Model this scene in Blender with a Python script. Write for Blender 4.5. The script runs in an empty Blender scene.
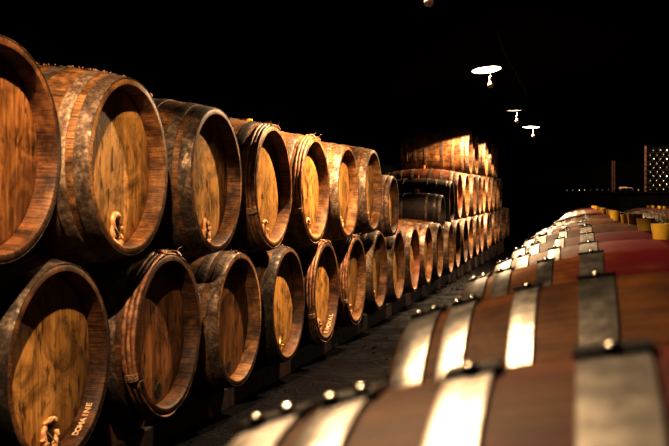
import bpy, bmesh, math, random
from mathutils import Vector, Matrix, noise
PI = math.pi
C = bpy.context.scene.collection
CAMZ = 0.95
YAW = math.atan((581.0 - 334.5) / 980.0)
SA, CA = math.sin(YAW), math.cos(YAW)
ORD = ['zeroth', 'first', 'second', 'third', 'fourth', 'fifth', 'sixth', 'seventh', 'eighth', 'ninth', 'tenth',
       'eleventh', 'twelfth', 'thirteenth', 'fourteenth', 'fifteenth', 'sixteenth', 'seventeenth', 'eighteenth',
       'nineteenth', 'twentieth', 'twenty-first', 'twenty-second', 'twenty-third', 'twenty-fourth', 'twenty-fifth',
       'twenty-sixth', 'twenty-seventh', 'twenty-eighth', 'twenty-ninth', 'thirtieth']

# ------------------------------------------------------------------ materials
class NT:
    def __init__(s, name):
        s.m = bpy.data.materials.new(name); s.m.use_nodes = True
        s.t = s.m.node_tree; s.b = s.t.nodes['Principled BSDF']
    def n(s, typ, **kw):
        nd = s.t.nodes.new(typ)
        for k, v in kw.items(): setattr(nd, k, v)
        return nd
    def l(s, a, b): s.t.links.new(a, b)
    def ramp(s, fac, stops, interp='LINEAR'):
        r = s.n('ShaderNodeValToRGB'); r.color_ramp.interpolation = interp
        e = r.color_ramp.elements
        while len(e) < len(stops): e.new(0.5)
        for i, (p, c) in enumerate(stops):
            e[i].position = p; e[i].color = (*c, 1) if len(c) == 3 else c
        s.l(fac, r.inputs[0]); return r.outputs[0]
    def coords(s, kind, scale, rnd=True):
        tc = s.n('ShaderNodeTexCoord'); mp = s.n('ShaderNodeMapping')
        mp.inputs['Scale'].default_value = scale
        s.l(tc.outputs[kind], mp.inputs[0])
        if rnd:
            oi = s.n('ShaderNodeObjectInfo'); mu = s.n('ShaderNodeMath', operation='MULTIPLY'); mu.inputs[1].default_value = 37.0
            s.l(oi.outputs['Random'], mu.inputs[0]); cx = s.n('ShaderNodeCombineXYZ')
            for i in range(3): s.l(mu.outputs[0], cx.inputs[i])
            s.l(cx.outputs[0], mp.inputs['Location'])
        return mp.outputs[0]
    def noise(s, co, scale, detail=4, rough=.6, dist=0):
        nz = s.n('ShaderNodeTexNoise'); nz.inputs['Scale'].default_value = scale
        nz.inputs['Detail'].default_value = detail; nz.inputs['Roughness'].default_value = rough
        nz.inputs['Distortion'].default_value = dist
        s.l(co, nz.inputs['Vector']); return nz.outputs['Fac']
    def mix(s, fac, a, b, mode='MIX'):
        mx = s.n('ShaderNodeMix', data_type='RGBA', blend_type=mode)
        for sock, v in ((mx.inputs[0], fac), (mx.inputs[6], a), (mx.inputs[7], b)):
            if isinstance(v, (int, float)): sock.default_value = v
            elif isinstance(v, tuple): sock.default_value = (*v, 1)
            else: s.l(v, sock)
        return mx.outputs[2]
    def math(s, op, a, b=None):
        m = s.n('ShaderNodeMath', operation=op)
        for i, v in enumerate((a, b)):
            if v is None: continue
            if isinstance(v, (int, float)): m.inputs[i].default_value = v
            else: s.l(v, m.inputs[i])
        return m.outputs[0]
    def bump(s, h, strength=.3, dist=.01):
        b = s.n('ShaderNodeBump'); b.inputs['Strength'].default_value = strength; b.inputs['Distance'].default_value = dist
        s.l(h, b.inputs['Height']); s.l(b.outputs[0], s.b.inputs['Normal'])
    def out(s, col=None, rough=.6, metal=0, spec=.5):
        if col is not None:
            if isinstance(col, tuple): s.b.inputs['Base Color'].default_value = (*col, 1)
            else: s.l(col, s.b.inputs['Base Color'])
        if isinstance(rough, (int, float)): s.b.inputs['Roughness'].default_value = rough
        else: s.l(rough, s.b.inputs['Roughness'])
        if isinstance(metal, (int, float)): s.b.inputs['Metallic'].default_value = metal
        else: s.l(metal, s.b.inputs['Metallic'])
        s.b.inputs['Specular IOR Level'].default_value = spec
        return s.m

def m_head(name, dark, mid, light, rough=.6):
    """vertical boards with grain, knots and stains (object YZ plane)"""
    t = NT(name)
    co = t.coords('Object', (1, 1, 1))
    st = t.coords('Object', (1, 9, .9))
    g = t.noise(st, 7, 6, .65, .4)
    fine = t.noise(t.coords('Object', (1, 60, 4)), 6, 3, .6)
    col = t.ramp(g, [(.25, dark), (.48, mid), (.72, light)])
    col = t.mix(t.math('MULTIPLY', fine, .55), col, tuple(c * .45 for c in mid))
    # board tone: one tone per 9 cm board
    tc = t.n('ShaderNodeTexCoord'); sp = t.n('ShaderNodeSeparateXYZ'); t.l(tc.outputs['Object'], sp.inputs[0])
    bd = t.math('ADD', t.math('MULTIPLY', sp.outputs[1], 10.5), .5)
    fl = t.math('FLOOR', bd)
    oi = t.n('ShaderNodeObjectInfo')
    wn = t.n('ShaderNodeTexWhiteNoise', noise_dimensions='2D'); cx = t.n('ShaderNodeCombineXYZ')
    t.l(fl, cx.inputs[0]); t.l(oi.outputs['Random'], cx.inputs[1]); t.l(cx.outputs[0], wn.inputs['Vector'])
    tone = t.ramp(wn.outputs['Value'], [(0, (.68, .66, .62)), (1, (1.12, 1.05, .95))])
    col = t.mix(.8, col, tone, 'MULTIPLY')
    fr = t.math('FRACT', bd)
    seam = t.math('LESS_THAN', t.math('ABSOLUTE', t.math('SUBTRACT', fr, .5)), .485)
    col = t.mix(t.math('MULTIPLY', t.math('SUBTRACT', 1, seam), .35), col, (.02, .01, .004))
    # stains and knots
    blot = t.ramp(t.noise(co, 7, 5, .7, 1.0), [(.36, (.22, .19, .16)), (.55, (1, 1, 1))])
    col = t.mix(.75, col, blot, 'MULTIPLY')
    kn = t.ramp(t.noise(t.coords('Object', (1, 3, 1)), 13, 2, .5, .6), [(.60, (1, 1, 1)), (.70, (.14, .10, .07))])
    col = t.mix(.8, col, kn, 'MULTIPLY')
    rv = t.ramp(oi.outputs['Random'], [(0, (.72, .68, .62)), (1, (1.1, 1.05, 1.0))])
    col = t.mix(1, col, rv, 'MULTIPLY')
    t.bump(t.math('ADD', g, t.math('MULTIPLY', fine, .5)), .35, .004)
    return t.out(col, rough, 0, .3)

def m_stave(name, cols, nst=26, rough=.6, stain=None, spec=.4, blotch=.6, ring=0.0):
    """UV.x = angle * nst / 2pi, UV.y = metres along the cask"""
    t = NT(name)
    g = t.noise(t.coords('UV', (2.2, 1.6, 1)), 6, 6, .65, .3)
    big = t.noise(t.coords('Object', (1, 1, 1)), 5, 4, .65, .5)
    fac = t.math('ADD', t.math('MULTIPLY', g, .42), t.math('MULTIPLY', big, .58))
    col = t.ramp(fac, [(.37, cols[0]), (.5, cols[1]), (.63, cols[2])])
    tc = t.n('ShaderNodeTexCoord'); sp = t.n('ShaderNodeSeparateXYZ'); t.l(tc.outputs['UV'], sp.inputs[0])
    fl = t.math('FLOOR', sp.outputs[0]); oi = t.n('ShaderNodeObjectInfo')
    wn = t.n('ShaderNodeTexWhiteNoise', noise_dimensions='2D'); cx = t.n('ShaderNodeCombineXYZ')
    t.l(fl, cx.inputs[0]); t.l(oi.outputs['Random'], cx.inputs[1]); t.l(cx.outputs[0], wn.inputs['Vector'])
    col = t.mix(.7, col, t.ramp(wn.outputs['Value'], [(0, (.7, .66, .62)), (1, (1.12, 1.05, 1))]), 'MULTIPLY')
    fr = t.math('ABSOLUTE', t.math('SUBTRACT', t.math('FRACT', sp.outputs[0]), .5))
    seam = t.math('GREATER_THAN', fr, .478)
    col = t.mix(t.math('MULTIPLY', seam, .5), col, (.012, .006, .003))
    bl = t.ramp(t.noise(t.coords('Object', (1, 1, 1)), 16, 5, .7), [(.36, (.25, .22, .2)), (.58, (1, 1, 1))])
    col = t.mix(blotch, col, bl, 'MULTIPLY')
    if stain:
        so = t.n('ShaderNodeSeparateXYZ'); t.l(tc.outputs['Object'], so.inputs[0])
        d = t.math('ABSOLUTE', t.math('ADD', so.outputs[0], stain[1]))
        d = t.math('ADD', d, t.math('MULTIPLY', t.math('SUBTRACT', t.noise(t.coords('UV', (.8, 3, 1)), 3, 4, .6), .5), .5))
        d2 = t.ramp(d, [(.10, (.95, .95, .95)), (.25, (0, 0, 0))])
        th = t.math('GREATER_THAN', oi.outputs['Random'], stain[2])
        col = t.mix(t.math('MULTIPLY', d2, th), col, stain[0])
    t.bump(t.math('SUBTRACT', t.math('MULTIPLY', g, .6), seam), .4, .003)
    return t.out(col, rough, 0, spec)

def m_metal(name, a, b, c, rough=(.28, .6), metal=.85, scale=14, bumpd=.002):
    t = NT(name)
    co = t.coords('Object', (1, 1, 1))
    n1 = t.noise(co, scale, 6, .7, .4); n2 = t.noise(co, scale * 4.5, 4, .65)
    f = t.math('ADD', t.math('MULTIPLY', n1, .6), t.math('MULTIPLY', n2, .4))
    col = t.ramp(f, [(.36, a), (.5, b), (.62, c)])
    oi = t.n('ShaderNodeObjectInfo')
    col = t.mix(1, col, t.ramp(oi.outputs['Random'], [(0, (.45, .44, .43)), (1, (1.1, 1.08, 1.05))]), 'MULTIPLY')
    ro = t.ramp(n1, [(.35, (rough[1],) * 3), (.65, (rough[0],) * 3)])
    t.bump(f, .3, bumpd)
    return t.out(col, ro, metal)

def m_plain(name, c1, c2, scale=20, rough=.7, metal=0, bump=.3, bd=.004, kind='Object', spec=.5):
    t = NT(name); f = t.noise(t.coords(kind, (1, 1, 1)), scale, 5, .65)
    t.bump(f, bump, bd)
    return t.out(t.ramp(f, [(.35, c1), (.65, c2)]), rough, metal, spec)

def m_emit(name, col, s):
    t = NT(name); t.b.inputs['Emission Color'].default_value = (*col, 1); t.b.inputs['Emission Strength'].default_value = s
    return t.out(col, .4)

M = {}
M['head'] = m_head('head_oak', (.48, .25, .07), (.78, .47, .16), (.92, .64, .29))
M['head_brown'] = m_head('head_oak_dark', (.11, .05, .016), (.34, .17, .06), (.72, .42, .19), .5)
M['stave_old'] = m_stave('stave_oak_old', [(.065, .030, .011), (.29, .145, .053), (.60, .35, .15)], rough=.62, blotch=.85)
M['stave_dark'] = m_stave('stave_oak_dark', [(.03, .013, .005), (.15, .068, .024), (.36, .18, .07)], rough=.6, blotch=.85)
M['stave_shaded'] = m_stave('stave_oak_shaded', [(.008, .004, .002), (.028, .013, .007), (.08, .04, .018)], rough=.6, blotch=.85)  # oak darkened to carry the shade over the small keg
M['stave_red'] = m_stave('stave_oak_red', [(.08, .03, .014), (.26, .10, .045), (.44, .19, .09)], rough=.5, blotch=.4)
M['stave_new'] = m_stave('stave_oak_new', [(.045, .017, .004), (.115, .048, .012), (.21, .095, .026)], nst=28, rough=.6,
                         stain=((.10, .008, .012), .45, .45), blotch=.35, spec=.14)
M['galv'] = m_metal('galvanised_steel', (.07, .045, .028), (.26, .17, .11), (.58, .44, .32), (.45, .75), .35, 18)
M['steel'] = m_metal('bright_steel', (.12, .10, .08), (.40, .37, .34), (.66, .62, .57), (.30, .52), .92, 9, .001)
M['iron'] = m_metal('dark_iron', (.03, .02, .014), (.12, .08, .052), (.34, .25, .17), (.45, .75), .4, 16)
M['lap'] = m_metal('shaded_steel_lap', (.03, .028, .026), (.08, .075, .07), (.18, .17, .16), (.30, .5), .9, 12)  # overlap colour carries the shade it shows at a grazing angle
M['steel_dull'] = m_metal('dull_steel', (.07, .06, .05), (.19, .17, .15), (.36, .33, .29), (.40, .62), .85, 9, .001)
M['rivet'] = m_metal('rivet_steel', (.5, .45, .4), (.75, .7, .62), (.95, .9, .82), (.16, .28), 1.0, 9)
M['willow'] = m_plain('willow_bark', (.10, .04, .018), (.46, .24, .12), 32, .55, bump=.7)
M['bind'] = m_plain('willow_binding', (.20, .10, .05), (.60, .38, .22), 60, .6)
M['wax'] = m_plain('wax_crust', (.50, .22, .09), (.95, .66, .38), 60, .5, bump=.8, bd=.006)
M['brass'] = m_plain('brass', (.55, .33, .08), (.95, .65, .2), 30, .3, .9)
M['plug'] = m_plain('shaded_plug', (.012, .008, .006), (.06, .03, .015), 40, .5)  # near-black tone stands in for the shadow in the tap hole
M['bung'] = m_plain('yellow_silicone', (.36, .23, .03), (.50, .34, .05), 12, .4, bump=.1)
M['bung_bright'] = m_plain('golden_silicone', (.75, .42, .05), (.85, .52, .08), 12, .4, bump=.1)
M['bung_orange'] = m_plain('orange_silicone', (.7, .26, .05), (.85, .38, .1), 12, .4, bump=.1)
M['beam'] = m_plain('beam_wood', (.018, .008, .005), (.07, .028, .015), 9, .75, bump=.6, bd=.01)
M['post'] = m_plain('post_wood', (.08, .035, .018), (.22, .10, .05), 9, .6, bump=.5, bd=.01)
M['stone'] = m_plain('dark_stone', (.0015, .0012, .001), (.005, .004, .003), 3.5, .95, bump=.9, bd=.05, kind='Object', spec=.05)  # almost black stone for walls, vault and ledge
M['chalk'] = m_plain('pale_paint', (.45, .30, .18), (.75, .55, .36), 90, .7)
M['debris'] = m_plain('crumbs', (.20, .07, .03), (.55, .30, .16), 30, .7)
M['cord'] = m_plain('cord_black', (.05, .025, .015), (.12, .06, .03), 30, .6)
M['enamel'] = m_plain('enamel_shade', (.04, .035, .03), (.08, .07, .06), 20, .35)
M['disc'] = m_emit('lit_reflector', (1.0, .80, .52), 9.0)
M['glow'] = m_emit('bulb_glass', (.10, .055, .03), 0.5)
M['glass'] = m_plain('bottle_glass', (.004, .007, .004), (.012, .018, .01), 8, .12, bump=.05)
M['cap'] = m_metal('bottle_base', (.5, .45, .4), (.7, .65, .6), (.9, .85, .8), (.15, .3), 1.0, 9)
# floor: damp trodden earth and gravel
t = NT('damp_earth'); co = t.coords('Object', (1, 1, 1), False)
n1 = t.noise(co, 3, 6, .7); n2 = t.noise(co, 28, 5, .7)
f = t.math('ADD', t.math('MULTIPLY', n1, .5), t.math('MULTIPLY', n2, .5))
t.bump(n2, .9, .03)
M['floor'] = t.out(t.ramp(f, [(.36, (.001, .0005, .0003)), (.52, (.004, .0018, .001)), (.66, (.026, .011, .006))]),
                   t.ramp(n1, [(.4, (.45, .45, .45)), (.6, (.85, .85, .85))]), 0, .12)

# ------------------------------------------------------------------ mesh helpers
def link(name, me, parent=None, mat=None):
    o = bpy.data.objects.new(name, me); C.objects.link(o)
    if parent is not None: o.parent = parent
    if mat is not None and me is not None and not me.materials: me.materials.append(mat)
    return o
def bm2me(bm, name, smooth=True, angle=40):
    bmesh.ops.recalc_face_normals(bm, faces=bm.faces[:])
    me = bpy.data.meshes.new(name); bm.to_mesh(me); bm.free()
    if smooth:
        me.shade_smooth()
        try: me.set_sharp_from_angle(angle=math.radians(angle))
        except Exception: pass
    return me
def tag(o, label, cat, group=None, kind=None):
    if kind: o['kind'] = kind
    if label: o['label'] = label
    if cat: o['category'] = cat
    if group: o['group'] = group
    return o
def empty(name, loc, rz=0):
    o = bpy.data.objects.new(name, None); C.objects.link(o); o.location = loc; o.rotation_euler = (0, 0, rz)
    o.empty_display_size = .1
    return o
def revolve_x(bm, prof, seg=96, a0=0, a1=2 * PI, cz=0, uvk=None, closed_prof=True, wob=0):
    """prof: list of (x, r); revolve round the X axis at height cz"""
    full = abs(a1 - a0 - 2 * PI) < 1e-6
    n = seg if full else seg + 1
    rings = []
    for i in range(n):
        a = a0 + (a1 - a0) * i / seg
        rings.append([bm.verts.new((x, r * math.cos(a), cz + r * math.sin(a))) for x, r in prof])
    uv = bm.loops.layers.uv.verify()
    m = len(prof)
    ks = range(m) if closed_prof else range(m - 1)
    for i in range(seg):
        A, B = rings[i], rings[(i + 1) % n]
        for k in ks:
            k2 = (k + 1) % m
            fc = bm.faces.new((A[k], B[k], B[k2], A[k2]))
            for lp in fc.loops:
                v = lp.vert
                ii = i if v in (A[k], A[k2]) else i + 1
                kk = k if v in (A[k], B[k]) else k2
                lp[uv].uv = ((a0 + (a1 - a0) * ii / seg) * (uvk or 1) / (2 * PI), prof[kk][0])
    if not full and closed_prof:
        bm.faces.new(rings[0]); bm.faces.new(list(reversed(rings[-1])))
    return rings
def add_box(bm, c, s, rot=None):
    vs = []
    for i in (-1, 1):
        for j in (-1, 1):
            for k in (-1, 1):
                v = Vector((i * s[0] / 2, j * s[1] / 2, k * s[2] / 2))
                if rot: v = rot @ v
                vs.append(bm.verts.new(v + Vector(c)))
    for q in ((0, 1, 3, 2), (4, 6, 7, 5), (0, 4, 5, 1), (2, 3, 7, 6), (0, 2, 6, 4), (1, 5, 7, 3)):
        bm.faces.new([vs[i] for i in q])
def add_tube(bm, pts, r, seg=8, cap=True):
    pts = [Vector(p) for p in pts]; rs = r if isinstance(r, (list, tuple)) else [r] * len(pts)
    prev = None; rings = []
    up = Vector((0, 0, 1))
    for i, p in enumerate(pts):
        d = (pts[min(i + 1, len(pts) - 1)] - pts[max(i - 1, 0)]).normalized()
        if abs(d.dot(up)) > .95: up = Vector((1, 0, 0))
        a = d.cross(up).normalized(); b = d.cross(a).normalized(); up = -b if False else up
        rings.append([bm.verts.new(p + (a * math.cos(2 * PI * k / seg) + b * math.sin(2 * PI * k / seg)) * rs[i]) for k in range(seg)])
    for A, B in zip(rings, rings[1:]):
        for k in range(seg): bm.faces.new((A[k], A[(k + 1) % seg], B[(k + 1) % seg], B[k]))
    if cap: bm.faces.new(rings[0]); bm.faces.new(list(reversed(rings[-1])))
def lathe_z(bm, prof, seg=24, loc=(0, 0, 0), mat=None):
    rings = []
    for r, z in prof:
        ring = []
        for k in range(seg):
            v = Vector((r * math.cos(2 * PI * k / seg), r * math.sin(2 * PI * k / seg), z))
            if mat: v = mat @ v
            ring.append(bm.verts.new(v + Vector(loc)))
        rings.append(ring)
    for A, B in zip(rings, rings[1:]):
        for k in range(seg): bm.faces.new((A[k], A[(k + 1) % seg], B[(k + 1) % seg], B[k]))
    bm.faces.new(rings[0]); bm.faces.new(list(reversed(rings[-1])))

# ------------------------------------------------------------------ the cask
class Spec:
    def __init__(s, L=.95, Rb=.352, Rh=.293, nst=26, thick=.024, rec=.055, p=2.1):
        s.L, s.Rb, s.Rh, s.nst, s.thick, s.rec = L, Rb, Rh, nst, thick, rec
        s.key = (L, Rb, Rh); s.p = p
    def r(s, x):           # x from 0 (front end) to -L
        q = (2 * (-x) / s.L - 1)
        return s.Rb - (s.Rb - s.Rh) * abs(q) ** s.p
CACHE = {}
def cached(key, fn):
    if key not in CACHE: CACHE[key] = fn()
    return CACHE[key]
def me_staves(S, mat, seg=104):
    def f():
        bm = bmesh.new()
        n = 22; outer = [(-S.L * i / n, S.r(-S.L * i / n)) for i in range(n + 1)]
        e = .003
        outer[0] = (-e, S.Rh); outer[-1] = (-S.L + e, S.Rh)
        ri = S.Rh - S.thick
        prof = [(0, S.Rh - e)] + outer + [(-S.L, S.Rh - e), (-S.L, ri + .004), (-S.L + .006, ri), (-S.L + S.rec, ri - .004),
                (-S.L + S.rec + .02, ri - .004), (-S.rec - .02, ri - .004), (-S.rec, ri - .004), (-.006, ri), (0, ri + .004)]
        revolve_x(bm, prof, seg, cz=S.Rb, uvk=S.nst)
        me = bm2me(bm, 'staves', angle=50); me.materials.append(M[mat]); return me
    return cached(('st', S.key, mat, seg), f)
def me_head(S, mat, front=True):
    def f():
        bm = bmesh.new(); x = -S.rec if front else -S.L + S.rec; sgn = 1 if front else -1
        ri = S.Rh - S.thick - .005
        # flat disc with chamfered edge, front face and body
        rings = []
        for rr, dx in ((ri, -.012), (ri, -.004), (ri - .012, 0), (ri * .66, 0), (ri * .33, 0)):
            rings.append([bm.verts.new((x + dx * sgn, rr * math.cos(2 * PI * k / 64), S.Rb + rr * math.sin(2 * PI * k / 64))) for k in range(64)])
        for A, B in zip(rings, rings[1:]):
            for k in range(64): bm.faces.new((A[k], A[(k + 1) % 64], B[(k + 1) % 64], B[k]))
        bm.faces.new(rings[-1]); bm.faces.new(list(reversed(rings[0])))
        me = bm2me(bm, 'head', angle=20); me.materials.append(M[mat]); return me
    return cached(('hd', S.key, mat, front), f)
def me_hoop(S, x0, x1, mat, th=.0028, seg=104, lap=None):
    """flat metal band from x=-x0 to x=-x1"""
    def f():
        bm = bmesh.new(); o = .0006
        ra, rb = S.r(-x0), S.r(-x1)
        if x0 < .012: ra = S.Rh
        b = .0008
        prof = [(-x0, ra + o), (-x0, ra + o + th - b), (-x0 - b, ra + o + th), (-(x0 + x1) / 2, (S.r(-(x0 + x1) / 2)) + o + th),
                (-x1 + b, rb + o + th), (-x1, rb + o + th - b), (-x1, rb + o)]
        revolve_x(bm, prof, seg, cz=S.Rb, uvk=6)
        me = bm2me(bm, 'hoop', angle=35); me.materials.append(M[mat]); return me
    return cached(('hp', S.key, x0, x1, mat, seg), f)
def me_lap(S, x0, x1, mat='lap', a0=-1.0, a1=20):
    """raised overlap of the band across the crest: angles in degrees from straight up, minus = towards the viewer"""
    def f():
        bm = bmesh.new(); ra, rb = S.r(-x0) + .0034, S.r(-x1) + .0034; e = .0022
        prof = [(-x0 + e, ra), (-x0 + e, ra + .0035), (-x1 - e, rb + .0035), (-x1 - e, rb)]
        revolve_x(bm, prof, 8, math.radians(90 - a1), math.radians(90 - a0), cz=S.Rb, uvk=6)
        me = bm2me(bm, 'lap', angle=35); me.materials.append(M[mat]); return me
    return cached(('lap', S.key, x0, x1, a0, a1), f)
def me_rivet():
    def f():
        bm = bmesh.new()
        lathe_z(bm, [(.0062, 0), (.0060, .0014), (.0046, .0034), (.0022, .0046), (.0004, .005)], 14)
        me = bm2me(bm, 'rivet', angle=60); me.materials.append(M['rivet']); return me
    return cached('rivet', f)
def me_willow(S, x, rr=.0085, seed=0, up=.004):
    def f():
        bm = bmesh.new(); rnd = random.Random(seed)
        R = S.r(-x) + up; seg = 110; ns = 8; rings = []
        ph = rnd.random() * 6; ph2 = rnd.random() * 6
        for i in range(seg):
            a = 2 * PI * i / seg
            w = .0016 * math.sin(3 * a + ph) + .0012 * math.sin(7 * a + ph2)
            q = rr * (1 + .14 * math.sin(11 * a + ph2) + .08 * math.sin(29 * a + ph))
            ring = []
            for k in range(ns):
                b = 2 * PI * k / ns
                rad = R + q * .75 * math.sin(b) + w; xx = -x + q * math.cos(b) + w * .8
                ring.append(bm.verts.new((xx, rad * math.cos(a), S.Rb + rad * math.sin(a))))
            rings.append(ring)
        for i in range(seg):
            A, B = rings[i], rings[(i + 1) % seg]
            for k in range(ns): bm.faces.new((A[k], A[(k + 1) % ns], B[(k + 1) % ns], B[k]))
        me = bm2me(bm, 'willow', angle=80); me.materials.append(M['willow']); return me
    return cached(('wl', S.key, x, seed), f)
def me_binding(S, x, w, angs, seed=0):
    """withy lashings wound crosswise over the willow hoops"""
    def f():
        bm = bmesh.new(); rnd = random.Random(seed)
        for ad in angs:
            for j in range(5):
                a = math.radians(ad + j * 1.15 + rnd.uniform(-.2, .2)); R = S.r(-x) + .013
                pts = []
                for k in range(7):
                    q = k / 6.0; xx = -x + w / 2 - w * q; rr = R + .004 * math.sin(PI * q) - (.010 if k in (0, 6) else 0)
                    aa = a + .02 * (q - .5)
                    pts.append((xx, rr * math.cos(aa), S.Rb + rr * math.sin(aa)))
                add_tube(bm, pts, .0024, 6)
            # a loose end sticking out
            a = math.radians(ad + 7); R = S.r(-x) + .012
            p = Vector((-x + w / 2, R * math.cos(a), S.Rb + R * math.sin(a)))
            add_tube(bm, [p, p + Vector((.006, .01 * rnd.uniform(-1, 1), .012)), p + Vector((.012, .02 * rnd.uniform(-1, 1), .016))], [.002, .0016, .0008], 5)
        me = bm2me(bm, 'binding'); me.materials.append(M['bind']); return me
    return cached(('bd', S.key, x, tuple(angs), seed), f)
def me_crust(seed, size=1.0):
    """lumpy ring of wax round the tap hole, in the YZ plane facing +X"""
    def f():
        bm = bmesh.new(); rnd = random.Random(seed)
        seg, ns = 34, 8; rings = []
        g0, g1 = rnd.uniform(-.5, 1.2), rnd.uniform(.35, .8)
        gaps = (g0, g0 + g1)
        sv = Vector((seed * 3.1, 7.7, 1.3))
        for i in range(seg + 1):
            a = gaps[1] + (2 * PI - g1) * i / seg
            R = .0265 * size * (1 + .28 * noise.noise(Vector((math.cos(a) * 1.6, math.sin(a) * 1.6, 0)) + sv))
            q = .0056 * size * (1 + .95 * noise.noise(Vector((math.cos(a) * 3.1, math.sin(a) * 3.1, 2)) + sv)) * (1 if 0 < i < seg else .4)
            q = max(q, .0022)
            rings.append([bm.verts.new((.005 + q * .9 * math.sin(2 * PI * k / ns) + .006 * noise.noise(Vector((a * 2, k, seed))),
                                        (R + q * math.cos(2 * PI * k / ns)) * math.cos(a) * .85,
                                        (R + q * math.cos(2 * PI * k / ns)) * math.sin(a) * 1.2)) for k in range(ns)])
        for A, B in zip(rings, rings[1:]):
            for k in range(ns): bm.faces.new((A[k], A[(k + 1) % ns], B[(k + 1) % ns], B[k]))
        bm.faces.new(rings[0]); bm.faces.new(list(reversed(rings[-1])))
        for j in range(9):
            a = rnd.uniform(0, 2 * PI) if j < 4 else rnd.uniform(3.7, 5.7)
            R = .03 * size * rnd.uniform(.75, 1.15); s = rnd.uniform(.003, .007) * size
            mt = Matrix.Translation((.006, R * math.cos(a) * .85, R * math.sin(a) * 1.2)) @ Matrix.Rotation(rnd.uniform(0, 3), 4, (rnd.random(), rnd.random(), 1)) @ Matrix.Diagonal((s * .8, s * rnd.uniform(.7, 1.6), s * rnd.uniform(.6, 1.2), 1))
            r_ = bmesh.ops.create_icosphere(bm, subdivisions=2, radius=1, matrix=mt)
            for v in r_['verts']: v.co += Vector((.003, .003, .003)) * noise.noise(v.co * 160 + sv)
        # one thread drooping across the hole
        pts = [(.012, -.02 * size * math.cos(q * PI / 5) + rnd.uniform(-.002, .002), .018 * size - .009 * size * q) for q in range(6)]
        add_tube(bm, pts, .0022, 6)
        me = bm2me(bm, 'crust', angle=60); me.materials.append(M['wax']); return me
    return cached(('cr', seed, size), f)
def me_plug():
    def f():
        bm = bmesh.new(); rot = Matrix.Rotation(PI / 2, 3, 'Y')
        lathe_z(bm, [(.031, -.004), (.029, .002), (.026, .003), (.012, .0032)], 20, mat=rot)
        me = bm2me(bm, 'plug'); me.materials.append(M['plug']); return me
    return cached('plug', f)
def me_leaf_tap():
    def f():
        bm = bmesh.new()                       # pointed brass plate with a ring
        out = [(0, .045), (.011, .028), (.019, .008), (.02, -.012), (.013, -.028), (-.013, -.028), (-.02, -.012), (-.019, .008), (-.011, .028)]
        F = [bm.verts.new((.008, y, z)) for y, z in out]; B = [bm.verts.new((.0, y * 1.1, z * 1.08)) for y, z in out]
        n = len(out)
        I = [bm.verts.new((.008, y * .62, z * .6 - .001)) for y, z in out]; J = [bm.verts.new((.002, y * .58, z * .56 - .001)) for y, z in out]
        for k in range(n):
            k2 = (k + 1) % n
            bm.faces.new((F[k], F[k2], B[k2], B[k])); bm.faces.new((F[k], F[k2], I[k2], I[k])); bm.faces.new((I[k], I[k2], J[k2], J[k]))
        add_tube(bm, [(.012, -.013 + .0043 * i, .0 + .003 * math.sin(i)) for i in range(7)], .003, 8)
        me = bm2me(bm, 'leaf', angle=30); me.materials.append(M['brass']); return me
    return cached('leaf', f)
def me_bung(mat='bung', h=.045, r=.030):
    def f():
        bm = bmesh.new()
        lathe_z(bm, [(r * .72, -.012), (r * .78, 0), (r * 1.0, h * .93), (r * 1.0, h), (r * .86, h), (r * .78, h - .010)], 28)
        me = bm2me(bm, 'bung', angle=40); me.materials.append(M[mat]); return me
    return cached(('bung', mat, h, r), f)

def text_on_rim(parent, S, word, a_start, a_step, size, x=-.03):
    """branded letters standing on the inner face of the rim, one mesh"""
    bm = bmesh.new(); R = S.Rh - S.thick - .0025
    dg = bpy.context.evaluated_depsgraph_get()
    for i, ch in enumerate(word):
        cu = bpy.data.curves.new('t', 'FONT'); cu.body = ch; cu.size = size; cu.extrude = .0008; cu.align_x = 'CENTER'; cu.align_y = 'CENTER'; cu.offset = .0012
        ob = bpy.data.objects.new('t', cu); C.objects.link(ob); bpy.context.view_layer.update()
        me = bpy.data.meshes.new_from_object(ob.evaluated_get(bpy.context.evaluated_depsgraph_get()))
        a = math.radians(a_start + a_step * i)
        # letter frame: reading along +angle, letter up towards the opening (+x), facing the axis
        ty = Vector((0, -math.sin(a), math.cos(a))); up = Vector((-1, 0, 0)); nrm = ty.cross(up)
        rad = Vector((0, math.cos(a), math.sin(a)))
        if nrm.dot(rad) > 0: up = -up; nrm = ty.cross(up)
        mt = Matrix((ty, up, nrm)).transposed().to_4x4()
        mt.translation = Vector((x, R * math.cos(a), S.Rb + R * math.sin(a)))
        me.transform(mt); bm.from_mesh(me)
        bpy.data.objects.remove(ob); bpy.data.curves.remove(cu); bpy.data.meshes.remove(me)
    me = bm2me(bm, 'lettering', smooth=False); me.materials.append(M['chalk'])
    o = link('branded_lettering', me, parent); o['label'] = 'pale letters reading ' + word
    return o

rnd = random.Random(4)
STEEL_HOOPS = [(.0, .048), (.072, .112), (.195, .232), (.345, .38)]
def both_ends(hs, L): return hs + [(L - b, L - a) for a, b in hs]

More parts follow.
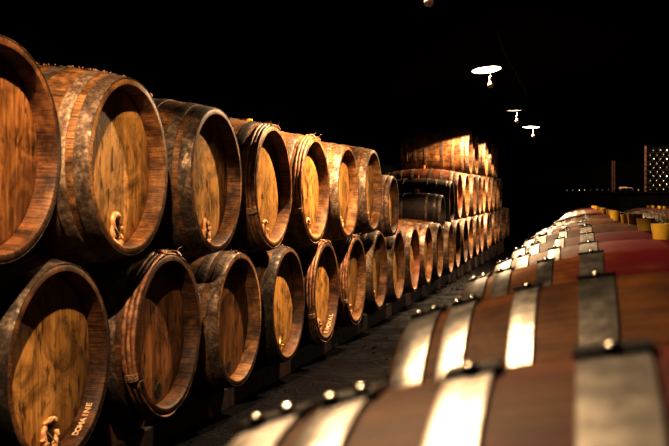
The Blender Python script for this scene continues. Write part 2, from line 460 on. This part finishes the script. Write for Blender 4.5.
def left_cask(pos, S, kind, label, group, head='head', stave='stave_old', tap='wax', bung='bung', seed=0, seg=104, hoopmat=None,
              back_kind=True, hs=None, name='wine_barrel', yawj=0.0):
    face_x, y, zc = pos
    root = empty(name, (face_x, y, CAMZ + zc - S.Rb), yawj)
    tag(root, label, 'barrel', group)
    link('staves', me_staves(S, stave, seg), root)
    link('head', me_head(S, head, True), root); link('head', me_head(S, 'head_brown', False), root)
    hs = hs or STEEL_HOOPS
    k = S.L / .95
    if kind == 'willow':
        for j, x in enumerate((.010, .026, .043)):
            w = link('willow_hoop', me_willow(S, x, .0088, seed * 7 + j), root)
            if j == 1:
                for ad in (72, 96, 20, 200): link('binding', me_binding(S, .026, .052, (ad,), seed), w)
        for a, b in both_ends(hs[1:], S.L):
            link('hoop', me_hoop(S, a, b, hoopmat or 'iron', seg=seg), root)
    else:
        for a, b in both_ends(hs, S.L):
            link('hoop', me_hoop(S, a * k, b * k, hoopmat or 'galv', seg=seg) if S.L != .95 and False else me_hoop(S, a, b, hoopmat or 'galv', seg=seg), root)
    zt = S.Rb - (S.Rh - .30 + .222) * 1.0
    if S.Rh < .27: zt = S.Rb - S.Rh * .72
    ya = rnd.uniform(-.012, .012)
    if tap:
        pl = link('tap_plug', me_plug(), root); pl.location = (-S.rec, ya, zt)
        if tap == 'wax':
            c = link('wax_crust', me_crust(seed % 5, 1.55 if S.Rh > .27 else 1.2), pl); c['label'] = 'pale crumbling wax round the tap hole'
        elif tap == 'leaf':
            c = link('brass_plate', me_leaf_tap(), pl); c['label'] = 'pointed brass plate'
    if bung:
        b = link('bung', me_bung(bung), root); b.location = (-S.L / 2, 0, 2 * S.Rb - .004)
    return root

SL = Spec(); SU = Spec(Rh=.292); X0 = -1.48; X0U = -1.45; ZU, ZL = .115, -.485
US = [2.25, 3.00, 3.80, 4.57, 5.35, 6.14, 6.94]
LS = [2.61, 3.39, 4.16, 4.92, 5.71, 6.52, 7.31, 8.11, 8.92, 9.75, 10.56]
LZ = [-.46, -.47, -.50, -.505, -.505, -.495, -.475, -.485, -.475, -.47, -.47]
UZ = [.15, .137, .114, .104, .10, .10, .122]
gU = 'barrels of the upper row along the left side'; gL = 'barrels of the lower row along the left side'
ucfg = [
 dict(kind='steel', head='head_brown', hoopmat='iron', tap='wax', desc='large dark-hooped barrel with brown head'),
 dict(kind='steel', head='head', hoopmat='galv', tap='wax', desc='barrel with mottled grey bands and ragged wax crust'),
 dict(kind='steel', head='head', hoopmat='iron', tap='wax', desc='barrel with blackened bands over orange staves'),
 dict(kind='willow', head='head', hoopmat='iron', tap='wax', desc='barrel with lashed willow hoops round its front rim'),
 dict(kind='willow', head='head', hoopmat='galv', tap='wax', desc='barrel with willow hoops and a yellow stopper'),
 dict(kind='steel', head='head', hoopmat='galv', tap='wax', desc='barrel with plain pale metal bands'),
 dict(kind='steel', head='head', hoopmat='galv', tap='wax', desc='pale-banded barrel before the small dark one'),
]
for i, c in enumerate(ucfg):
    rt = left_cask((X0U, US[i], UZ[i]), SU, c['kind'], '%s, %s in the upper left row' % (c['desc'], ORD[i + 1]), gU,
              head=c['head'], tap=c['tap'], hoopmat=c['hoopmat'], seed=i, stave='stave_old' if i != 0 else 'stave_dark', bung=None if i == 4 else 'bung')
    if i == 4:
        b = link('bung', me_bung('bung_bright', .064, .029), rt); b.location = (-.41, 0, 2 * SU.Rb - .006)
lcfg = [
 dict(kind='steel', head='head', hoopmat='iron', tap='wax', stave='stave_dark', desc='barrel with dark iron bands and lettering on the rim', word=('DOMAINE', -62, 4.0, .026)),
 dict(kind='willow', head='head_brown', hoopmat='iron', tap='hole', stave='stave_dark', desc='barrel in fraying willow hoops with dark head'),
 dict(kind='steel', head='head_brown', hoopmat='galv', tap='hole', stave='stave_old', desc='thin-rimmed barrel with streaked brown head'),
 dict(kind='steel', head='head', hoopmat='iron', tap='leaf', stave='stave_dark', desc='barrel with a pointed brass tap plate'),
 dict(kind='willow', head='head', hoopmat='iron', tap='wax', stave='stave_dark', desc='barrel with willow hoops and pale letters on the rim', word=('KIMOVAL', -72, 5.6, .036)),
 dict(kind='willow', head='head', hoopmat='iron', tap='wax', stave='stave_old', desc='barrel with willow hoops and a pale streaked head'),
 dict(kind='steel', head='head', hoopmat='galv', tap='wax', stave='stave_old', desc='barrel with dull metal bands'),
 dict(kind='steel', head='head', hoopmat='galv', tap='wax', stave='stave_red', desc='barrel with a narrow tan head and plain bands'),
 dict(kind='steel', head='head', hoopmat='galv', tap='wax', stave='stave_red', desc='barrel with pinkish bare top'),
 dict(kind='steel', head='head', hoopmat='galv', tap='wax', stave='stave_old', desc='barrel with a bright golden head'),
 dict(kind='steel', head='head_brown', hoopmat='galv', tap='wax', stave='stave_old', desc='barrel with a narrow brown head'),
]
for i, c in enumerate(lcfg):
    r = left_cask((X0, LS[i], LZ[i]), SL, c['kind'], '%s, %s in the lower left row' % (c['desc'], ORD[i + 1]), gL,
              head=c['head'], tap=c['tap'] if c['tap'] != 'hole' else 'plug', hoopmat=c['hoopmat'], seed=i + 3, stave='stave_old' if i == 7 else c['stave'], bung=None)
    if i == 1:
        for q in range(9):
            a = math.radians(-62 + q * 7 + rnd.uniform(-2, 2)); R_ = SL.Rh + .012; bm = bmesh.new()
            p = Vector((-.03, R_ * math.cos(a), SL.Rb + R_ * math.sin(a))); tg = Vector((0, math.sin(a), -math.cos(a))); rd = Vector((0, math.cos(a), math.sin(a)))
            L_ = rnd.uniform(.03, .085); cv = rnd.uniform(-.01, .02)
            add_tube(bm, [p, p + tg * L_ * .5 + rd * .004, p + tg * L_ + rd * (.01 + cv) + Vector((rnd.uniform(0, .02), 0, 0))], [.0022, .0018, .0008], 5)
            link('frayed_strip', bm2me(bm, 'frayed'), r, M['bind'])
    if 'word' in c:
        w = c['word']; text_on_rim(r, SL, w[0], w[1], w[2], w[3])
LOWFAR = [11.36 + .79 * i for i in range(13)]
for i, y in enumerate(LOWFAR):
    rise = .017 * (y - 10.5)
    left_cask((X0 + rnd.uniform(-.02, .02), y, ZL + rise), SL, 'steel', 'distant barrel of the lower left row, %s from the camera' % ORD[12 + i], gL,
              head=rnd.choice(['head', 'head_brown', 'head']), hoopmat=rnd.choice(['galv', 'iron', 'galv']), seed=i, seg=56, bung=None,
              stave=rnd.choice(['stave_old', 'stave_old', 'stave_dark']), tap='wax' if i < 6 else None)
def rise_at(y): return .017 * max(0, y - 10.5)
# second tier again beyond the gap
SEC = [13.33 + .79 * i for i in range(8)]
for i, y in enumerate(SEC):
    left_cask((X0 + rnd.uniform(-.02, .02), y, ZU + rise_at(y)), SL, 'steel', 'distant barrel of the middle tier beyond the gap, %s from the near side' % ORD[i + 1],
              'barrels of the middle tier beyond the gap', head=rnd.choice(['head', 'head_brown', 'head']), hoopmat=rnd.choice(['galv', 'iron', 'galv']), seed=i + 2, seg=56,
              stave='stave_old', tap='wax' if i < 4 else None, bung=None)
TH = [(13.72, 'head'), (14.51, 'head'), (16.1, 'head_brown'), (16.88, 'head'), (17.67, 'head')]
for i, (y, h) in enumerate(TH):
    left_cask((X0 + rnd.uniform(-.02, .02), y, ZU + .60 + rise_at(y)), SL, 'steel',
              'nearest barrel of the top tier, its side lit diagonally by the lamp' if i == 0 else 'distant barrel on the top tier, %s from the near side' % ORD[i + 1],
              'barrels of the top tier at the far end', head=h, hoopmat='galv', seed=i, seg=72, stave='stave_old', tap=None, bung=None)
# odd barrels in the gap of the upper row
S8 = Spec(L=.78, Rb=.275, Rh=.232, thick=.022, rec=.045)
HS8 = [(.0, .03), (.042, .07), (.16, .19), (.27, .30)]
left_cask((X0U, 7.715, .015), S8, 'steel', 'small dark barrel with pale double band, just before the gap', gU,
          head='head', hoopmat='galv', stave='stave_dark', seed=2, hs=HS8, tap='wax', bung=None)
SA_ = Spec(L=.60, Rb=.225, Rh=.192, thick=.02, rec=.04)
left_cask((X0 - .02, 10.96, -.055), SA_, 'steel', 'smallest shaded keg lying in the gap with an orange stopper, nearest of the three', gU,
          head='head_brown', hoopmat='iron', stave='stave_shaded', seed=1, hs=[(.0, .03), (.06, .09), (.15, .175)], tap=None, bung='bung_orange')
SB_ = Spec(L=.86, Rb=.30, Rh=.255, thick=.022, rec=.045)
left_cask((X0 - .02, 11.75, .058), SB_, 'steel', 'dark reddish barrel in the gap behind the small keg', gU,
          head='head_brown', hoopmat='galv', stave='stave_dark', seed=4, hs=HS8, tap=None, bung='bung_orange')
left_cask((X0 - .02, 12.545, .152), SL, 'steel', 'wine-stained red barrel with orange stopper, at the far side of the gap', gU,
          head='head', hoopmat='galv', stave='stave_red', seed=4, tap=None, bung='bung_orange')

# ------------------------------------------------------------------ right-hand casks
SR = Spec(L=.90, Rb=.352, Rh=.273, nst=28, thick=.024, rec=.05, p=2.0)
RH = [(.004, .047), (.062, .096), (.148, .180), (.232, .278)]
def right_cask(x_left, y, zc, label, group, detail=2, seed=0):
    # local +x end is the front; here the end facing the aisle is at x_left, so turn it round
    root = empty('wine_barrel', (x_left, y, CAMZ + zc - SR.Rb), PI)
    tag(root, label, 'barrel', group)
    seg = 200 if detail == 2 else 72
    link('staves', me_staves(SR, 'stave_new', seg), root)
    link('head', me_head(SR, 'head_brown', True), root); link('head', me_head(SR, 'head_brown', False), root)
    for a, b in both_ends(RH, SR.L):
        h = link('hoop', me_hoop(SR, a, b, 'steel' if seed < 2 and (a, b) not in (RH[3], (SR.L - RH[3][1], SR.L - RH[3][0])) else 'steel_dull', seg=seg), root)
        if detail >= 1:
            # root is turned by pi: towards the camera (-Y world) is +Y local -> angles below 90
            l_ = link('lap', me_lap(SR, a, b, a0=-6, a1=2.0), h); l_['label'] = 'raised overlap of the band, toned dark for shade'
            ml = (a + b) / 2
            for dx, aa in (((-.010, 88.2), (.010, 89.8)) if a < .1 else ((0.0, 88.4),)):
                r_ = SR.r(-ml - dx) + .0068; an = math.radians(aa)
                rv = link('rivet', me_rivet(), h); rv.location = (-ml - dx, r_ * math.cos(an), SR.Rb + r_ * math.sin(an))
                rv.rotation_euler = (an - PI / 2, 0, 0)
    b = link('bung', me_bung('bung', .045, .031), root); b.location = (-SR.L / 2, 0, 2 * SR.Rb - .003)
    return root
XR = -.235
ys = [.63 + .714 * i for i in range(28)]
zadj = {0: 0, 1: 0, 2: 0.0, 3: -.003, 4: .004, 5: .010}
for i, y in enumerate(ys):
    zz = -.084 - .35 + zadj.get(i, 0) + (.0055 * max(0, y - 3.5))
    lab = ('blurred foreground barrel with broad steel bands, nearest to the camera on the right' if i == 0 else
           'reddish barrel with bright steel bands, second from the camera on the right' if i == 1 else
           'barrel of the right-hand row by the aisle, %s from the camera' % ORD[i + 1])
    right_cask(XR + (0 if i < 6 else rnd.uniform(-.02, .02)), y + .03, zz, lab, 'barrels of the right row beside the aisle', 2 if i < 4 else (1 if i < 12 else 0), i)
for i in range(17):
    y = 7.9 + .722 * i
    right_cask(XR + .99 + rnd.uniform(-.02, .02), y, -.434 + .0055 * max(0, y - 3.5), 'barrel of the outer right row, %s from the near end' % ORD[i + 1],
               'barrels of the outer right row', 1 if i < 3 else 0, i + 5)

# ------------------------------------------------------------------ rails and chocks
def beam(name, x, y0, y1, z0, z1, w, label, mat='beam', slope=0):
    o = empty(name, (x, (y0 + y1) / 2, 0)); bm = bmesh.new(); n = 60
    vs = []
    for i in range(n + 1):
        y = (y0 + (y1 - y0) * i / n) - (y0 + y1) / 2; zz = z1 + slope(y + (y0 + y1) / 2) if slope else z1
        j = .004 * math.sin(i * 2.3 + x * 9)
        b_ = .008
        vs.append([bm.verts.new(p) for p in ((-w / 2 + j, y, z0), (w / 2 + j, y, z0), (w / 2 + j, y, zz - b_), (w / 2 - b_ + j, y, zz), (-w / 2 + b_ + j, y, zz), (-w / 2 + j, y, zz - b_))])
    for A, B in zip(vs, vs[1:]):
        for k in range(6): bm.faces.new((A[k], A[(k + 1) % 6], B[(k + 1) % 6], B[k]))
    bm.faces.new(vs[0]); bm.faces.new(list(reversed(vs[-1])))
    me = bm2me(bm, name, angle=30)
    bpy.data.objects.remove(o)
    ob = link(name, me, None, M[mat]); ob.location = (x, (y0 + y1) / 2, 0)
    tag(ob, label, 'beam'); return ob
lowb = CAMZ - .505
def rL(d): return SL.r(-d)
sl = lambda y: .017 * max(0, y - 10.5) + min(.02, max(0, (y - 6.9) * .03))
beam('support_beam', X0 - .20, 1.9, 21.6, 0, lowb - rL(.20) - .012, .11, 'dark timber rail under the front ends of the left barrels', slope=sl)
beam('support_beam', X0 - .75, 1.9, 21.6, 0, lowb - rL(.20) - .012, .11, 'dark timber rail under the back ends of the left barrels', slope=sl)
rr_ = CAMZ - .434 - .006
sr = lambda y: .0055 * max(0, y - 3.5)
beam('support_beam', XR + .12, .0, 20.6, 0, rr_ - SR.r(-.12) - .004, .10, 'dark timber rail on the aisle side under the right barrels', slope=sr)
beam('support_beam', XR + .78, .0, 20.6, 0, rr_ - SR.r(-.12) - .004, .10, 'dark timber rail on the inner side under the right barrels', slope=sr)
beam('support_beam', XR + 1.11, 7.4, 20.2, 0, rr_ - SR.r(-.12) - .004, .10, 'dark timber rail on the near side under the outer right barrels', slope=sr)
beam('support_beam', XR + 1.77, 7.4, 20.2, 0, rr_ - SR.r(-.12) - .004, .10, 'dark timber rail on the far side under the outer right barrels', slope=sr)
def chock_me():
    bm = bmesh.new(); w, d, h = .07, .16, .07
    P = [(-w / 2, 0, 0), (w / 2, 0, 0), (w / 2, d, 0), (-w / 2, d, 0), (-w / 2, d, h), (w / 2, d, h), (w / 2, d * .8, h), (-w / 2, d * .8, h)]
    v = [bm.verts.new(p) for p in P]
    for q in ((0, 1, 2, 3), (3, 2, 5, 4), (4, 5, 6, 7), (7, 6, 1, 0), (1, 6, 5, 2), (0, 3, 4, 7)): bm.faces.new([v[k] for k in q])
    me = bm2me(bm, 'chock', smooth=False); me.materials.append(M['post']); return me
cme = chock_me()
for i in range(11):
    for sgn, nm in ((1, 'far'), (-1, 'near')):
        bt = lowb - rL(.20) - .012 + sl(LS[i]); gap = CAMZ + LZ[i] - rL(.20) - bt
        st = max(.002, math.sqrt(max(.0004, 2 * .33 * (.07 - gap))) - .10)
        o = link('wooden_chock', cme); o.location = (X0 - .20, LS[i] + sgn * st, bt)
        if sgn < 0: o.rotation_euler = (0, 0, PI)
        tag(o, 'wooden wedge on the %s side under the %s lower left barrel' % (nm, ORD[i + 1]), 'wedge', 'wedges under the lower left barrels')

# ------------------------------------------------------------------ crumbs on top of the casks
def crumbs(cx, cy, zc, S, n, spread, seed, label, smin=.003, smax=.010):
    bm = bmesh.new(); r_ = random.Random(seed)
    for k in range(n):
        d = r_.uniform(*spread); a = math.radians(90 + r_.gauss(0, 5)); s = r_.uniform(smin, smax)
        R = S.r(-d) + s * .5 + .003
        mt = Matrix.Translation((-d, R * math.cos(a), R * math.sin(a))) @ Matrix.Rotation(r_.uniform(0, 6), 4, (r_.random(), r_.random(), r_.random() + .1)) @ Matrix.Diagonal((s, s * r_.uniform(.3, 1.5), s * r_.uniform(.3, 1.1), 1))
        bmesh.ops.create_icosphere(bm, subdivisions=1, radius=1, matrix=mt)
    me = bm2me(bm, 'crumbs', smooth=False); o = link('plaster_crumbs', me, None, M['debris'])
    o.location = (cx, cy, CAMZ + zc); tag(o, label, 'crumbs', None, 'stuff')
crumbs(X0U, US[1], UZ[1], SU, 60, (.0, .5), 3, 'crumbs of plaster and rust on top of the second upper left barrel', .002, .005)
crumbs(X0U, US[2], UZ[2], SU, 110, (.30, .85), 5, 'heap of fallen plaster chips on top of the third upper left barrel', .005, .016)
crumbs(X0U, US[3], UZ[3], SU, 40, (.0, .5), 7, 'crumbs of plaster on top of the fourth upper left barrel', .002, .005)
crumbs(X0, LS[2], LZ[2], SL, 40, (.0, .5), 9, 'crumbs on top of the third lower left barrel', .003, .007)
crumbs(X0, LS[3], LZ[3], SL, 40, (.0, .5), 11, 'crumbs on top of the fourth lower left barrel', .003, .007)

# ------------------------------------------------------------------ setting
def struct_box(name, lo, hi, mat):
    bm = bmesh.new(); add_box(bm, [(a + b) / 2 for a, b in zip(lo, hi)], [b - a for a, b in zip(lo, hi)])
    o = link(name, bm2me(bm, name, smooth=False), None, M[mat]); o['kind'] = 'structure'; return o
YB, YF, XLW, XRW = -3.5, 24.5, -2.95, 6.2
bm = bmesh.new()
nx, ny = 90, 200
g = [[None] * (ny + 1) for _ in range(nx + 1)]
for i in range(nx + 1):
    for j in range(ny + 1):
        x = XLW - .1 + (XRW - XLW + .2) * i / nx; y = YB + (YF - YB) * j / ny
        z = -.004 + .012 * min(0, noise.noise(Vector((x * 1.7, y * 1.7, 0)))) + .006 * min(0, noise.noise(Vector((x * 7, y * 7, 3))))
        g[i][j] = bm.verts.new((x, y, z))
for i in range(nx):
    for j in range(ny): bm.faces.new((g[i][j], g[i + 1][j], g[i + 1][j + 1], g[i][j + 1]))
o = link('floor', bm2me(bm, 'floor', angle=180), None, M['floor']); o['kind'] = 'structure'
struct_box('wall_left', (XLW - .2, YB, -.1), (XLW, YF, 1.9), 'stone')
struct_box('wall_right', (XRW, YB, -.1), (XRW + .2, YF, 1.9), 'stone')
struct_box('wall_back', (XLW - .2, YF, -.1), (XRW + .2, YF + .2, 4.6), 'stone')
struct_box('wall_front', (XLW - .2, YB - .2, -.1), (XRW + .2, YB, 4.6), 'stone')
bm = bmesh.new(); A_, B_ = [], []
cxm = (XLW + XRW) / 2; hw = (XRW - XLW) / 2 + .1
for i in range(33):
    a = PI * i / 32; x = cxm - hw * math.cos(a); z = 1.7 + 1.35 * math.sin(a)
    A_.append((bm.verts.new((x, YB, z)), bm.verts.new((x, YF, z)))); B_.append((bm.verts.new((x * 1.0, YB, z + .25)), bm.verts.new((x, YF, z + .25))))
for i in range(32):
    bm.faces.new((A_[i][0], A_[i + 1][0], A_[i + 1][1], A_[i][1])); bm.faces.new((B_[i][0], B_[i + 1][0], B_[i + 1][1], B_[i][1]))
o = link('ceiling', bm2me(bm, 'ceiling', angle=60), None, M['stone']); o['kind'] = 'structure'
def ceil_z(x): return 1.7 + 1.35 * math.sqrt(max(0, 1 - ((x - cxm) / hw) ** 2))

# gravel and litter in the aisle
bm = bmesh.new(); r_ = random.Random(8)
for k in range(500):
    x = r_.uniform(-1.60, -.20); y = r_.uniform(3.5, 15)
    s = r_.uniform(.003, .010) * (1 if r_.random() < .9 else 1.6)
    mt = Matrix.Translation((x, y, s * .35)) @ Matrix.Rotation(r_.uniform(0, 6), 4, 'Z') @ Matrix.Diagonal((s, s * r_.uniform(.5, 1.6), s * .6, 1))
    bmesh.ops.create_icosphere(bm, subdivisions=1, radius=1, matrix=mt)
o = link('gravel', bm2me(bm, 'gravel', smooth=False), None, M['floor']); tag(o, 'loose dark gravel littering the aisle floor between the barrel rows', 'gravel', None, 'stuff')
bm = bmesh.new()
for k in range(90):
    x = r_.uniform(-1.5, -1.0); y = r_.uniform(4.2, 12); a = r_.uniform(0, 6); l_ = r_.uniform(.04, .14)
    p = Vector((x, y, .006)); d = Vector((math.cos(a), math.sin(a), 0)) * l_
    add_tube(bm, [p, p + d * .5 + Vector((0, 0, r_.uniform(0, .012))), p + d], .0022, 5)
o = link('straw', bm2me(bm, 'straw'), None, M['beam']); tag(o, 'scattered straw and splinters along the foot of the left barrels', 'straw', None, 'stuff')

# ------------------------------------------------------------------ lamps
LX = -.84; LZ_ = CAMZ + 1.26; LS_ = .92
def me_shade():
    bm = bmesh.new(); R = .155
    lathe_z(bm, [(.028, .075), (.03, .06), (R * .55, .045), (R * .9, .018), (R, 0), (R * .985, 0), (R * .88, .014), (R * .5, .039), (.02, .045)], 48)
    me = bm2me(bm, 'shade', angle=50); me.materials.append(M['enamel']); return me
def me_disc():
    bm = bmesh.new(); lathe_z(bm, [(.142, .0075), (.142, .0045), (.08, .002), (.01, .001)], 48)
    me = bm2me(bm, 'disc', angle=60); me.materials.append(M['disc']); return me
def me_socket():
    bm = bmesh.new(); lathe_z(bm, [(.008, 0), (.013, -.004), (.0135, -.034), (.0125, -.038)], 20)
    me = bm2me(bm, 'socket'); me.materials.append(M['enamel']); return me
def me_bulb():
    bm = bmesh.new()
    prof = [(.012, 0), (.0125, -.012), (.016, -.024), (.025, -.042), (.0285, -.056), (.0265, -.07), (.018, -.081), (.004, -.0855)]
    lathe_z(bm, prof, 24)
    me = bm2me(bm, 'bulb', angle=60); me.materials.append(M['glow']); return me
sh, dc, so, bu = me_shade(), me_disc(), me_socket(), me_bulb()
def lamp(x, y, label, tilt=(0, 0), power=90, cone=142, z=LZ_, group='lamps hanging over the aisle'):
    root = empty('pendant_lamp', (x, y, z)); tag(root, label, 'lamp', group)
    s = link('lamp_shade', sh, root); s.rotation_euler = (tilt[0], tilt[1], 0); s.scale = (LS_,) * 3
    d = link('lit_reflector', dc, s)
    bm = bmesh.new(); ct = ceil_z(x) - z + .01
    add_tube(bm, [(0, 0, .055), (.004, 0, ct * .5), (0, 0, ct)], .0035, 8)
    link('cord', bm2me(bm, 'cord'), root, M['cord'])
    bm = bmesh.new(); add_tube(bm, [(.036, 0, .010), (.038, 0, -.03), (.036, 0, -.056)], .002, 6)
    bc = link('bulb_cord', bm2me(bm, 'bulb_cord'), root, M['cord'])
    q = link('socket', so, root); q.location = (.036, 0, -.054); q.scale = (LS_,) * 3
    b = link('bulb', bu, q); b.location = (0, 0, -.036)
    ld = bpy.data.lights.new('lamp_light', 'SPOT'); ld.energy = power; ld.color = (1.0, .77, .51); ld.spot_size = math.radians(cone)
    ld.spot_blend = .06; ld.shadow_soft_size = .018
    lo = bpy.data.objects.new('lamp_light', ld); C.objects.link(lo); lo.location = (0, 0, -.006); lo.parent = root
    lo.rotation_euler = (tilt[0], tilt[1], 0)
    return root
PW = 310
lamp(LX, 1.60, 'shallow lamp hanging above the nearest barrels, out of the picture', (0, .19), power=PW * .9, cone=131)
lamp(LX, 5.30, 'shallow lamp above the aisle whose bulb just shows at the top edge', (0, .10), power=PW * 1.1, cone=139)
lamp(LX, 9.05, 'largest lit round lamp in the picture, with a bulb below it', (-.09, -.11), power=PW, cone=138)
lamp(LX, 12.9, 'second lit lamp down the aisle, seen almost edge-on', (.075, .0), power=PW * 1.3, cone=144)
lamp(LX + .08, 15.65, 'farthest of the lit lamps over the aisle', (-.03, .02), power=PW * 1.5, cone=150)
lamp(2.95, 20.9, 'added unseen lamp lighting the bottle rack at the far right', power=650, cone=165, z=2.72, group='added lamp by the bottle rack')  # unseen lamp added to bring out glints on the bottles
# cable strung between the lamps
bm = bmesh.new()
def P(u, v, Z):
    X = (u - 334.5) / 980 * Z; return (X * CA - Z * SA, X * SA + Z * CA, CAMZ + (207.75 - v) / 980 * Z)
pts = [P(497, 30, 9.2), P(500, 42, 9.6), P(506, 56, 10.1), P(512, 66, 10.7), P(516, 74, 11.1), P(518, 78, 11.4), P(524, 88, 12.0), P(527, 95, 12.4), P(523, 104, 12.7)]
sm = []
for i in range(len(pts) - 1):
    for k in range(4): sm.append(Vector(pts[i]).lerp(Vector(pts[i + 1]), k / 4))
add_tube(bm, sm, .0055, 6)
o = link('electric_cable', bm2me(bm, 'cable'), None, M['cord']); tag(o, 'thin cable drooping between the first and second lamp', 'cable')

# ------------------------------------------------------------------ bottle rack at the far right
YR = 22.0
ledge_top = CAMZ + .345
bm = bmesh.new(); add_box(bm, (1.6, YR + .22, ledge_top / 2 - .02), (4.4, .50, ledge_top - .04)); add_box(bm, (1.6, YR + .21, ledge_top - .02), (4.46, .54, .04))
o = link('stone_ledge', bm2me(bm, 'ledge', smooth=False), None, M['stone']); tag(o, 'dark stone ledge across the end of the cellar under the bottle rack', 'ledge')
def bottle_me():
    bm = bmesh.new(); rot = Matrix.Rotation(-PI / 2, 3, 'X')     # neck towards +Y, base faces the camera
    lathe_z(bm, [(.010, .006), (.026, .003), (.034, 0), (.0375, .004), (.0375, .19), (.033, .215), (.016, .245), (.0145, .29), (.016, .293), (.016, .30)], 18, mat=rot)
    me = bm2me(bm, 'bottle', angle=50); me.materials.append(M['glass']); return me
def base_me():
    bm = bmesh.new(); rot = Matrix.Rotation(-PI / 2, 3, 'X')
    lathe_z(bm, [(.0255, -.001), (.024, -.004), (.018, -.008), (.008, -.010), (.001, -.0105)], 14, mat=rot)
    me = bm2me(bm, 'base', angle=70); me.materials.append(M['cap']); return me
bme, kme = bottle_me(), base_me()
def bottle(x, z, label, group):
    o = link('wine_bottle', bme); o.location = (x, YR, z); tag(o, label, 'bottle', group)
    link('bottle_base', kme, o); return o
XP1, XP2 = None, None
def x_at(u, y):   # world x where pixel column u meets the plane at depth y
    k = (u - 334.5) / 980; return y * (k * CA - SA) / (k * SA + CA)
xp = x_at(645.5, YR); xq = x_at(613.5, YR)
ntop = 10
for r in range(ntop):
    for c in range(9):
        x = xp + .085 + c * .135 + (.0675 if r % 2 else 0); z = ledge_top + .0375 + r * .0935
        bottle(x, z, 'dark bottle lying in the rack, %s row up, %s from the post' % (ORD[r + 1], ORD[c + 1]), 'bottles lying in the rack')
rk = empty('bottle_rack', (xp, YR + .1, ledge_top)); tag(rk, 'timber bottle rack with an upright post at its left end', 'rack')
bm = bmesh.new(); add_box(bm, (0, -.06, .49), (.045, .07, .98)); link('post', bm2me(bm, 'p', smooth=False), rk, M['post'])
bm = bmesh.new(); add_box(bm, (1.37, -.06, .49), (.045, .07, .98)); link('post', bm2me(bm, 'p', smooth=False), rk, M['post'])
for r in range(1, ntop):
    bm = bmesh.new(); add_box(bm, (.685, .0, r * .0935 - .009), (1.33, .25, .006)); link('shelf', bm2me(bm, 's', smooth=False), rk, M['beam'])
bm = bmesh.new(); add_box(bm, (.685, .12, .49), (1.37, .012, .98)); link('back_panel', bm2me(bm, 's', smooth=False), rk, M['stone'])
pp = empty('wooden_post', (xq, YR + .04, ledge_top)); bpy.data.objects.remove(pp)
bm = bmesh.new(); add_box(bm, (-.022, 0, .34), (.03, .06, .68)); add_box(bm, (.022, .01, .33), (.025, .05, .66))
o = link('wooden_post', bm2me(bm, 'post', smooth=False), None, M['post']); o.location = (xq, YR + .04, ledge_top); tag(o, 'slim reddish double post standing on the ledge left of the bottle rack', 'post')
k = 0
for u in range(566, 643, 6):
    if abs(u - 613) < 3: continue
    k += 1
    bottle(x_at(u, YR), ledge_top + .0375, 'single dark bottle lying on the stone ledge, %s from the left' % ORD[k], 'bottles in a row on the ledge')
bm = bmesh.new(); xa, xb = x_at(618.5, YR), x_at(632, YR)
add_box(bm, ((xa + xb) / 2, YR + .04, ledge_top + .083), (xb - xa, .14, .012)); add_box(bm, ((xa + xb) / 2 - .04, YR + .04, ledge_top + .098), ((xb - xa) * .6, .12, .018))
o = link('pale_board', bm2me(bm, 'board', smooth=False), None, M['chalk']); tag(o, 'small pale board lying on the ledge bottles between the two posts', 'board')

# ------------------------------------------------------------------ world, camera
w = bpy.data.worlds.new('cellar_dark'); bpy.context.scene.world = w; w.use_nodes = True
w.node_tree.nodes['Background'].inputs[0].default_value = (.9, .6, .4, 1); w.node_tree.nodes['Background'].inputs[1].default_value = .0
cd = bpy.data.cameras.new('camera'); cam = bpy.data.objects.new('camera', cd); C.objects.link(cam)
cam.location = (0, 0, CAMZ); cam.rotation_euler = (PI / 2, 0, YAW)
cd.sensor_width = 36; cd.lens = 980.0 / 669 * 36; cd.shift_y = -(223 - 207.75) / 669
cd.clip_start = .02; cd.clip_end = 100
cd.dof.use_dof = True; cd.dof.focus_distance = 5.2; cd.dof.aperture_fstop = 7.0
bpy.context.scene.camera = cam
vs = bpy.context.scene.view_settings
vs.view_transform = 'Standard'; vs.look = 'None'; vs.exposure = .62; vs.gamma = .70
